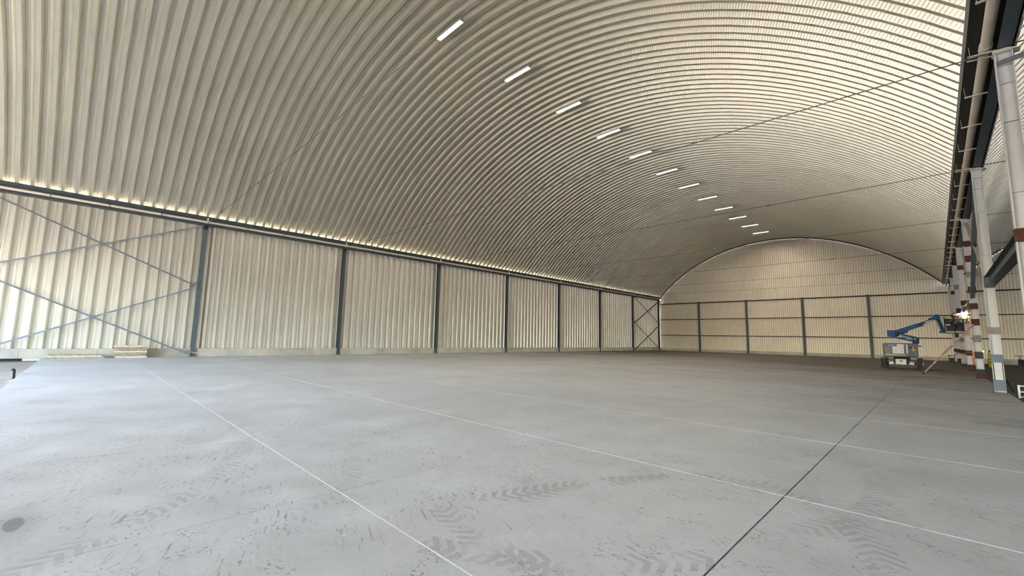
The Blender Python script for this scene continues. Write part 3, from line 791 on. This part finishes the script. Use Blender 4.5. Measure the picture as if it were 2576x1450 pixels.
# platform basket
BX0, BX1, BY0, BY1, BZ0, BZ1 = 0.52, 1.40, YM-0.40, YM+0.40, 2.55, 3.52
bk = part('basket_floor', MB().box((BX0, BY0, BZ0), (BX1, BY1, BZ0+0.05)), 'dark', lift)
part('toe_board', MB().box((BX0, BY0-0.012, BZ0+0.03), (BX1, BY0, BZ0+0.15)), 'hazard', bk)
part('toe_board', MB().box((BX1, BY0, BZ0+0.03), (BX1+0.012, BY1, BZ0+0.15)), 'hazard', bk)
for z in (BZ0+0.50, BZ0+0.95):
    for p, q in (((BX0, BY0), (BX1, BY0)), ((BX1, BY0), (BX1, BY1)), ((BX1, BY1), (BX0, BY1)), ((BX0, BY1), (BX0, BY0))):
        part('guard_rail', MB().tube((*p, z), (*q, z), 0.022, 8), 'dteal', bk)
for p in ((BX0, BY0), (BX1, BY0), (BX1, BY1), (BX0, BY1), ((BX0+BX1)/2, BY0), ((BX0+BX1)/2, BY1)):
    part('guard_post', MB().tube((*p, BZ0+0.03), (*p, BZ1), 0.025, 8), 'dteal', bk)
part('control_box', rbox((BX0+0.02, BY0+0.02, BZ0+0.62), (BX0+0.28, BY0+0.24, BZ0+0.92), 0.03), 'dark', bk)
part('mesh_panel', MB().box((BX0+0.05, BY0-0.004, BZ0+0.14), (BX0+0.40, BY0+0.004, BZ0+0.48)), 'dark', bk)
part('tool_bin', rbox((BX1-0.30, BY0+0.03, BZ0+0.05), (BX1-0.04, BY0+0.30, BZ0+0.44), 0.03), 'dark', bk)
part('cable_coil', MB().lathe((BX1-0.18, BY0-0.04, BZ0+0.62), [(0.10, -0.03), (0.15, -0.03), (0.15, 0.03), (0.10, 0.03)], 16, axis=1), 'black', bk)
solo('tool_bag', rbox((0.56, BY0+0.05, BZ0+0.05), (0.74, BY0+0.30, BZ0+0.24), 0.05), 'redbag', 'small dark red tool bag on the lift basket floor', 'bag')
roll = thing('fabric_roll', (0.62, YM-0.36, 3.58), 'yellow roll with a blue end lying on the basket rail', 'roll')
part('roll_body', MB().tube((0.56, YM-0.36, 3.61), (0.86, YM-0.30, 3.63), 0.055, 14), 'yellow', roll, smooth=40)
part('roll_end', MB().tube((0.46, YM-0.38, 3.56), (0.58, YM-0.356, 3.61), 0.075, 14, 0.07), 'lblue', roll, smooth=40)

# ------------------------------------------------------------------ welder crouching in the basket
def skin_body(name, J, E_, mat, parent, root=0):
    off = WLOC[parent.name]
    me = bpy.data.meshes.new(name); me.from_pydata([tuple(Vector(p)-off) for p, r in J], E_, []); me.update()
    me.materials.append(MAT[mat])
    o = bpy.data.objects.new(name, me); COL.objects.link(o); o.parent = parent; WLOC[o.name] = off
    sk = o.modifiers.new('skin', 'SKIN'); sk.use_smooth_shade = True
    for i, (p, r) in enumerate(J):
        v = me.skin_vertices[0].data[i]; v.radius = (r, r); v.use_root = (i == root)
    sb = o.modifiers.new('sub', 'SUBSURF'); sb.levels = 1; sb.render_levels = 2
    return o
py = YM + 0.02; pz = BZ0 + 0.05
per = thing('person', (0.98, py, pz), 'crouching welder in dark work clothes with striped helmet in the lift basket', 'person')
J = [((0.86, py, pz+0.52), 0.13), ((0.90, py, pz+0.70), 0.135), ((0.98, py, pz+0.90), 0.15), ((1.03, py, pz+1.00), 0.07), ((1.07, py, pz+1.08), 0.055),
     ((0.90, py-0.11, pz+0.48), 0.10), ((1.14, py-0.15, pz+0.50), 0.080), ((1.00, py-0.15, pz+0.10), 0.055), ((1.13, py-0.15, pz+0.04), 0.045),
     ((0.88, py+0.11, pz+0.48), 0.10), ((1.12, py+0.16, pz+0.48), 0.080), ((0.94, py+0.15, pz+0.10), 0.055), ((1.08, py+0.15, pz+0.04), 0.045),
     ((1.00, py-0.19, pz+0.93), 0.075), ((1.10, py-0.24, pz+0.70), 0.056), ((1.28, py-0.12, pz+0.90), 0.042),
     ((1.00, py+0.19, pz+0.93), 0.075), ((1.12, py+0.24, pz+0.72), 0.056), ((1.28, py+0.12, pz+0.92), 0.042)]
E_ = [(0, 1), (1, 2), (2, 3), (3, 4), (0, 5), (5, 6), (6, 7), (7, 8), (0, 9), (9, 10), (10, 11), (11, 12), (2, 13), (13, 14), (14, 15), (2, 16), (16, 17), (17, 18)]
skin_body('body', J, E_, 'cloth', per)
for s in (-1, 1):
    h0 = Vector((1.28, py + s*0.12, pz+0.91)); d = Vector((0.55, -s*0.25, 0.45)).normalized(); sd_ = Vector((0, s, 0)); upn = d.cross(sd_).normalized()
    HJ = [(h0 - d*0.03, 0.030), (h0 + d*0.05, 0.034)]; HE = [(0, 1)]
    for k, (o_, ln) in enumerate(((-0.03, 0.060), (-0.010, 0.072), (0.010, 0.068), (0.03, 0.052))):
        a = h0 + d*0.085 + sd_*o_; b = a + d*ln*0.5; c2 = b + (d*0.35 - upn*0.6)*ln*0.6; i0 = len(HJ)
        HJ += [(a, 0.010), (b, 0.009), (c2, 0.008)]; HE += [(1, i0), (i0, i0+1), (i0+1, i0+2)]
    i0 = len(HJ); t0_ = h0 + d*0.03 - sd_*0.04
    HJ += [(t0_, 0.011), (t0_ + d*0.045 - sd_*0.012, 0.009)]; HE += [(0, i0), (i0, i0+1)]
    skin_body('glove', HJ, HE, 'glove', per)
hc = Vector((1.10, py, pz+1.16))
hd = MB().lathe(hc, [(0.02, -0.125), (0.062, -0.105), (0.085, -0.05), (0.095, 0.02), (0.085, 0.08), (0.05, 0.115), (0.01, 0.125)], 16)
head = part('head', hd, 'skin', per, smooth=60)
hm = MB().lathe(hc + Vector((-0.005, 0, 0.01)), [(0.112, -0.01), (0.125, 0.0), (0.118, 0.06), (0.085, 0.115), (0.02, 0.138)], 18)
part('helmet', hm, 'mwhite', head, smooth=50)
for s in (-0.05, 0.0, 0.05):
    part('helmet_stripe', MB().bar(hc + Vector((-0.02+s, -0.128, 0.01)), hc + Vector((0.02+s, -0.075, 0.125)), 0.022, 0.01), 'helmetstripe', head)
part('face_shield', MB().prism([(0.05, -0.10), (0.13, -0.06), (0.145, 0.0), (0.13, 0.06), (0.05, 0.10), (0.045, 0.09), (0.12, 0.055), (0.132, 0.0), (0.12, -0.055), (0.045, -0.09)],
                               hc + Vector((0, 0, -0.15)), hc + Vector((0, 0, 0.04)), (1, 0, 0), (0, 1, 0)), 'glass_dark', head)
part('nose', MB().lathe(hc + Vector((0.088, 0, -0.01)), [(0.016, -0.02), (0.018, 0.0), (0.006, 0.03)], 8), 'skin', head, smooth=50)
for s in (-1, 1): part('ear', MB().lathe(hc + Vector((0.0, s*0.092, -0.01)), [(0.012, -0.03), (0.02, 0.0), (0.012, 0.03)], 8), 'skin', head, smooth=50)

# weld flame on the column beside the basket
fx, fy, fz = 1.47, YM+0.1, 3.82
fl = thing('welding_flame', (fx, fy, fz), 'bright orange welding flame and sparks beside the lift basket', 'flame')
def blob(c, r, n=10, jag=0.35, st=(1, 1, 1)):
    mb = MB(); rows = 6
    pts = [[None]*n for _ in range(rows+1)]
    for i in range(rows+1):
        th = math.pi*i/rows
        for j in range(n):
            ph = 2*math.pi*j/n; rr = r*(1 + random.uniform(-jag, jag))
            mb.v.append((c[0]+st[0]*rr*math.sin(th)*math.cos(ph), c[1]+st[1]*rr*math.sin(th)*math.sin(ph), c[2]+st[2]*rr*math.cos(th)))
    for i in range(rows):
        for j in range(n): k = (j+1) % n; mb.f.append([i*n+j, i*n+k, (i+1)*n+k, (i+1)*n+j])
    return mb
part('arc_core', blob((fx, fy, fz+0.03), 0.075, st=(1.1, 1, 0.9)), 'arc', fl)
part('flame_tongue', blob((fx+0.03, fy+0.03, fz-0.07), 0.12, st=(1.1, 0.6, 1.3)), 'flame', fl)
part('flame_tongue', blob((fx+0.13, fy+0.03, fz+0.07), 0.075, st=(1.0, 0.6, 0.9)), 'flame', fl)
part('flame_tongue', blob((fx-0.17, fy, fz+0.05), 0.055, st=(1.7, 0.6, 0.7)), 'arc', fl)
part('blue_tongue', blob((fx-0.07, fy, fz+0.15), 0.045, st=(1.2, 0.6, 1.1)), 'blueflame', fl)
sp = MB()
for i in range(26):
    a, r = random.uniform(-2.6, 0.6), random.uniform(0.12, 0.42)
    p = Vector((fx + math.cos(a)*r, fy + random.uniform(-0.1, 0.1), fz + math.sin(a)*r)); sp.tube(p, p + Vector((math.cos(a), 0, math.sin(a)-0.3))*0.035, 0.005, 4)
part('sparks', sp, 'flame', fl, kind='stuff')
wl_ = bpy.data.lights.new('weld_light', 'POINT'); wl_.energy = 4; wl_.color = (1, 0.7, 0.42); wl_.shadow_soft_size = 0.1
wlo = bpy.data.objects.new('weld_light', wl_); COL.objects.link(wlo); wlo.location = (fx, fy-0.25, fz)

# ------------------------------------------------------------------ things round the right columns
po_ = thing('leaning_pole', (-0.67, 35.9, 0), 'long reddish pole leaning from the floor against a banded column', 'pole')
a, b = Vector((-0.64, 35.9, 0.03)), Vector((1.50, 33.76, 2.86))
part('pole_shaft', MB().tube(a, b, 0.042, 10), 'pinkwood', po_, smooth=40)
part('pole_foot', MB().tube(a - (b-a).normalized()*0.02, a + (b-a).normalized()*0.10, 0.055, 10), 'primer', po_, smooth=40)
for t in (0.24, 0.38, 0.62): part('pole_joint', MB().tube(a.lerp(b, t), a.lerp(b, t+0.02), 0.050, 10), 'palewood', po_, smooth=40)
rope = MB()
rope.path([(0.28, 34.95, 1.12), (0.62, 40.5, 1.02), (1.42, 52.85, 1.10), (1.46, 47.0, 1.18), (1.44, 43.33, 1.30), (1.60, 38.5, 1.33), (1.74, 33.79, 1.43)], 0.016, 6)
rope.path([(1.60, 38.5, 1.33), (1.62, 38.4, 0.95), (1.60, 38.45, 0.55)], 0.022, 6)
ro = thing('orange_rope', (1.5, 40, 0.6), 'orange rope strung low between the leaning pole and the banded columns', 'rope')
part('rope_run', rope, 'orange', ro)
part('glowing_end', blob((1.76, 33.77, 1.44), 0.035), 'sparklight', ro)
gc = thing('gas_cylinder', (3.5, 59.5, GRD-0.03), 'yellow gas cylinder standing on the dark earth behind the white column', 'gas cylinder')
part('cylinder_body', MB().lathe((3.5, 59.5, GRD-0.03), [(0.13, 0.0), (0.15, 0.04), (0.15, 1.22), (0.12, 1.34), (0.06, 1.42)], 18), 'gyellow', gc, smooth=40)
part('valve_cap', MB().lathe((3.5, 59.5, GRD+1.37), [(0.05, 0), (0.065, 0.02), (0.065, 0.13), (0.03, 0.17)], 12), 'black', gc, smooth=40)
for z in (0.42, 0.66): part('strap', MB().lathe((3.5, 59.5, GRD+z), [(0.152, 0), (0.162, 0.0), (0.162, 0.06), (0.152, 0.06)], 18), 'black', gc)
part('strap_bar', MB().box((3.3, 59.32, GRD+0.43), (4.05, 59.36, GRD+0.48)), 'black', gc)
tc = thing('tool_cart', (0.98, 58, 0), 'dark steel tool cart standing on the slab before the far right columns', 'cart')
for x in (0.80, 1.16):
    for y in (57.8, 58.25): part('leg', MB().box((x-0.02, y-0.02, 0.0), (x+0.02, y+0.02, 0.86)), 'dark', tc)
part('tray', MB().box((0.77, 57.77, 0.80), (1.19, 58.28, 0.86)), 'dark', tc)
part('tray', MB().box((0.80, 57.80, 0.16), (1.16, 58.25, 0.20)), 'dark', tc)
part('grey_case', rbox((0.84, 57.84, 0.20), (1.12, 58.2, 0.62), 0.03), 'dark_coat', tc)
gn = thing('generator_cart', (6.2, 68, GRD-0.03), 'dark generator cart under a plank on the earth at the right edge', 'generator')
part('engine_block', rbox((5.90, 67.7, GRD+0.10), (6.9, 68.3, GRD+0.62), 0.05), 'black', gn)
for x in (6.1, 6.7): part('wheel', MB().lathe((x, 67.64, GRD+0.17), [(0.06, -0.03), (0.19, -0.03), (0.19, 0.03), (0.06, 0.03)], 16, axis=1), 'black', gn)
part('frame_tube', MB().path([(5.88, 67.66, GRD+0.1), (5.88, 67.66, GRD+0.72), (6.95, 67.66, GRD+0.72)], 0.02, 6), 'dark', gn)
part('plank', MB().box((5.70, 67.6, GRD+0.98), (7.6, 68.0, GRD+1.03)), 'black', gn)
for x in (6.0, 7.3): part('plank_leg', MB().box((x, 67.75, GRD+0.62), (x+0.05, 67.8, GRD+0.98)), 'black', gn)
wf = thing('white_frame', (2.35, 24.35, GRD-0.03), 'small white barred metal frame on the earth at the right edge', 'frame')
for x in (2.05, 2.65): part('post', MB().box((x-0.028, 24.32, GRD-0.03), (x+0.028, 24.37, GRD+0.45)), 'gwhite', wf)
for z in (0.01, 0.19, 0.40): part('bar', MB().box((2.078, 24.33, GRD+z), (2.622, 24.36, GRD+z+0.042)), 'gwhite', wf)
solo('steel_bar', MB().bar((1.80, 24.55, 0.46), (2.16, 27.2, GRD), 0.04, 0.05), 'dark', 'dark bar propped against the foot of the white column', 'bar')

# ------------------------------------------------------------------ timber by the left wall
zz = 0.0
for k in range(7):
    th = 0.098 + 0.014*random.random(); dy = random.uniform(-0.05, 0.05); dx = random.uniform(-0.02, 0.03)
    nm = ['lowest', 'second', 'third', 'fourth', 'fifth', 'sixth', 'topmost'][k]
    bd = MB(); x0, x1, y0, y1 = -34.34+dx, -33.85+dx, 1.50+dy, 2.92+dy
    w1, w2 = random.uniform(-0.012, 0.012), random.uniform(-0.01, 0.01)
    for z in (zz, zz+th-0.010): bd.v += [(x0, y0, z), (x1, y0+w1, z), (x1, y1+w2, z), (x0, y1, z)]
    bd.f = [[3, 2, 1, 0], [4, 5, 6, 7], [0, 1, 5, 4], [1, 2, 6, 5], [2, 3, 7, 6], [3, 0, 4, 7]]
    solo('wooden_board', bd, 'wood' if k % 3 else 'palewood', '%s thick board of the tall timber stack against the left plinth' % nm, 'board', 'boards of the tall timber stack')
    zz += th
zz = 0.0
for k in range(3):
    y0, y1 = (-1.20+0.05*k, 1.12-0.09*k); x1 = -33.75 - 0.06*k
    solo('wooden_board', MB().box((-34.30, y0, zz), (x1, y1, zz+0.075)), 'wood' if k != 1 else 'palewood',
         '%s board of the low timber pile by the slab corner' % ('lowest', 'middle', 'topmost')[k], 'board', 'boards of the low timber pile')
    zz += 0.077
solo('steel_angle', MB().box((-34.35, -4.6, -0.11), (-34.20, -2.05, 0.02)), 'black', 'dark bar lying on the earth along the left plinth', 'bar')
solo('wooden_board', MB().box((-34.38, -2.0, -0.11), (-34.18, -1.40, 0.0)), 'palewood', 'short pale board lying on the earth beside the dark bar', 'board')
solo('wooden_stick', MB().bar((-34.28, 5.12, 0.30), (-33.9, 6.5, 0.02), 0.05, 0.03), 'palewood', 'thin pale stick propped at the foot of the first left column', 'stick')
rb = thing('bent_rebar', (-23.4, -1.5, GRD), 'two short dark bent rods sticking out of the earth by the slab edge', 'rod')
for dx in (0.0, 0.22): part('rod', MB().path([(-23.4+dx, -1.50, GRD-0.05), (-23.45+dx, -1.52, 0.14), (-23.3+dx, -1.55, 0.17)], 0.03, 7), 'black', rb)

wlp = thing('wall_lamp', (-34.2, 71.75, 7.75), 'small white box lamp at the far left corner of the hall', 'lamp')
part('lamp_body', MB().box((-34.28, 71.70, 7.75), (-34.12, 71.80, 8.05)), 'decal_white', wlp)
part('lamp_face', MB().box((-34.26, 71.685, 7.78), (-34.14, 71.70, 8.02)), 'decal_white', wlp)
